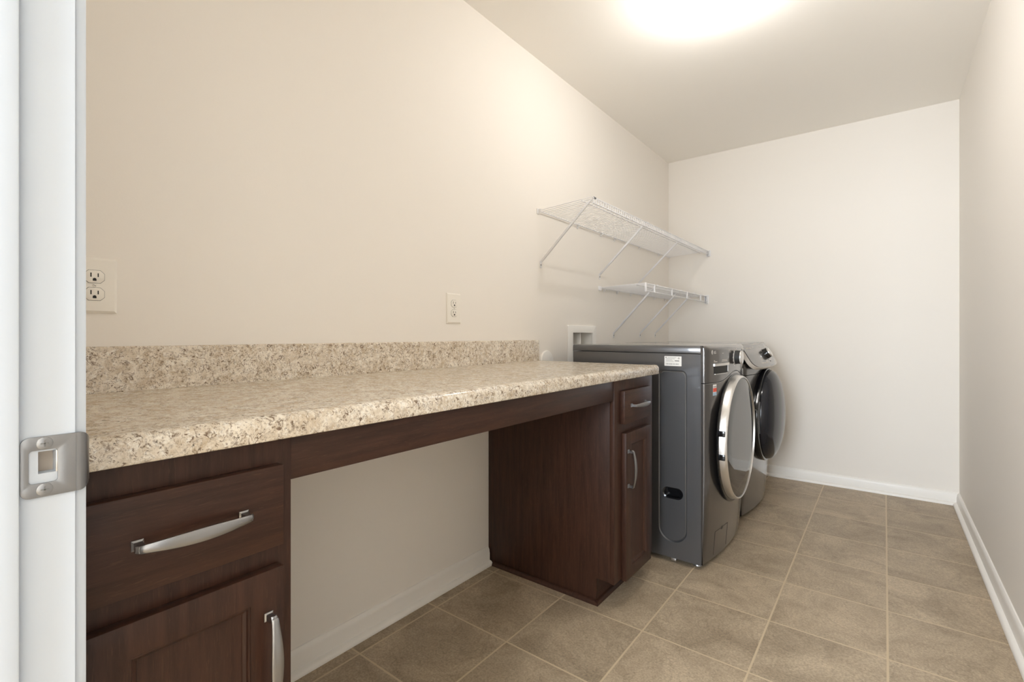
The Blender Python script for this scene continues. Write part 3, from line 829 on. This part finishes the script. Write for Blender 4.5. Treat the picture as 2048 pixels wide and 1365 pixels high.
def turned(prof, y, s, n=40):
    b = bm_(); lathe(b, prof, n, (0, 0, 0), 'x'); bmesh.ops.transform(b, matrix=Matrix.Translation(cpos(y, s, 0)) @ tilt, verts=b.verts[:]); return b
ky = dyc+.05
kn = obj('knob', turned([(.0335, -.002), (.0325, .012), (.031, .024), (.030, .026)], ky, .52), BLACK, cn)
obj('knob_cap', turned([(.0312, .024), (.0312, .028), (.029, .031), (.02, .0315), (0, .0315)], ky, .52), CHROME, kn)
def cbar(y0_, y1_, s0, s1):
    b = bm_(); R = []
    for k in range(5):
        y = y0_+(y1_-y0_)*k/4; R.append([cpos(y, s0, -.001), cpos(y, s0, .0006), cpos(y, s1, .0006), cpos(y, s1, -.001)])
    grid(b, R, closed=True, cap=True); return b
for (ya, yb, s0, s1) in ((.06, .145, .79, .83), (.20, .215, .84, .87), (.16, .26, .17, .20), (.272, .282, .18, .25), (.29, .30, .15, .22)):
    obj('panel_print', cbar(dy+ya, dy+yb, s0, s1), SILK, cn)
for k in range(8):
    a = radians(100+k*26); yy = ky+.047*cos(a); ss = .52+.047*sin(a)/.15
    if 0.05 < ss < .95: obj('programme_mark', cbar(yy-.006, yy+.006, ss-.02, ss+.02), INKD if k > 2 else SILK, cn)
# domed door on a black surround with a pocket and grip on its left
dz = .552; X1 = fx(dyc, dz)+.006
b = bm_(); oc = []
for k in range(120):
    a = 2*pi*k/120; r = .272
    e = math.atan2(sin(a-pi-.08), cos(a-pi-.08))
    r += .022*math.exp(-(e/.46)**4) + .006*math.exp(-((e-.75)/.35)**2)
    oc.append((dyc+r*cos(a), dz+r*sin(a)))
prism(b, [oc], 'x', X1-.028, X1+.014, .004)
ds = obj('door', b, BLACK, td, ang=40); ds['label'] = 'black door surround'
b = bm_(); prof = [(.263, .010), (.2645, .016), (.262, .022)]
for k in range(1, 17):
    a = radians(90*k/16); prof.append((.262*cos(a*.98) if k < 16 else 0, .022+.074*sin(a)))
lathe(b, prof, 96, (X1, dyc, dz), 'x'); bmesh.ops.transform(b, matrix=Matrix.Translation((0, dyc+.008, 0)) @ Matrix.Diagonal((1, .955, 1, 1)) @ Matrix.Translation((0, -dyc, 0)), verts=b.verts[:]); dm = obj('door_dome', b, DOME, ds, ang=60); dm['label'] = 'dark domed door face'
b = bm_(); n = 14; R = []
for k in range(n+1):
    u = -1+2*k/n; zz = dz+.012+u*.088; yy = dyc-.268-.010*(1-u*u)+.008*u*u; hw = .003+.007*(1-u*u)
    R.append([(X1+.013, yy-hw, zz), (X1+.018, yy-hw*.6, zz), (X1+.019, yy+hw*.6, zz), (X1+.013, yy+hw, zz)])
grid(b, R, closed=True, cap=True); obj('door_grip', b, GREYH, ds)

# ------------------------------------------------------------------ ceiling light
LX, LY = .87, 2.03
cl = thing('ceiling_light', 'lit round flush-mount ceiling light at the top edge of the view', 'ceiling light', (LX, LY, H))
b = bm_(); lathe(b, [(.143, H-.0005), (.130, H-.006), (.10, H-.012), (.0, H-.016)], 64, (LX, LY, 0), 'z'); obj('base_pan', b, TRIM, cl)
b = bm_(); prof = []
for k in range(13):
    a = radians(90*k/12); prof.append((.150*cos(a)**.9 if k < 12 else 0, H-.006-.152*sin(a)))
lathe(b, prof, 64, (LX, LY, 0), 'z'); obj('glass_shade', b, GLOW, cl, ang=80)

pl = bpy.data.lights.new('lamp_bulb', 'POINT'); pl.energy = BULB_WATTS; pl.shadow_soft_size = .016; pl.color = (1.0, .975, .945)
po = bpy.data.objects.new('lamp_bulb', pl); col.objects.link(po); po.location = (LX, LY, H-.085)

# ------------------------------------------------------------------ light and camera
def area(name, loc, rot, sx, sy, power, c):
    l = bpy.data.lights.new(name, 'AREA'); l.shape = 'RECTANGLE'; l.size = sx; l.size_y = sy; l.energy = power; l.color = c
    o = bpy.data.objects.new(name, l); col.objects.link(o); o.location = loc; o.rotation_euler = rot; return o
area('hall_daylight_fill', (.85, HALL-.05, 1.32), (radians(90), 0, 0), 1.6, 1.65, 236, (.84, .92, 1.0))  # area lamp added for unseen hall daylight, also fills the room
w = bpy.data.worlds.new('world'); sc.world = w; w.use_nodes = True
w.node_tree.nodes['Background'].inputs['Color'].default_value = (.75, .86, 1, 1)
w.node_tree.nodes['Background'].inputs['Strength'].default_value = .6

cam = bpy.data.cameras.new('camera'); co = bpy.data.objects.new('camera', cam); col.objects.link(co)
co.location = (1.407, 0, 1.025); co.rotation_euler = (radians(90), 0, radians(37.784))
cam.sensor_width = 36; cam.lens = 36*961/2048; cam.shift_y = -(12.5/2048); cam.clip_start = .01
sc.camera = co
sc.view_settings.view_transform = 'Standard'; sc.view_settings.look = 'None'
sc.view_settings.gamma = 1; sc.view_settings.use_curve_mapping = False; sc.view_settings.exposure = 0
sc.cycles.use_denoising = True; sc.cycles.max_bounces = 14; sc.cycles.diffuse_bounces = 10
sc.cycles.sample_clamp_indirect = 8; sc.cycles.caustics_reflective = False; sc.cycles.caustics_refractive = False
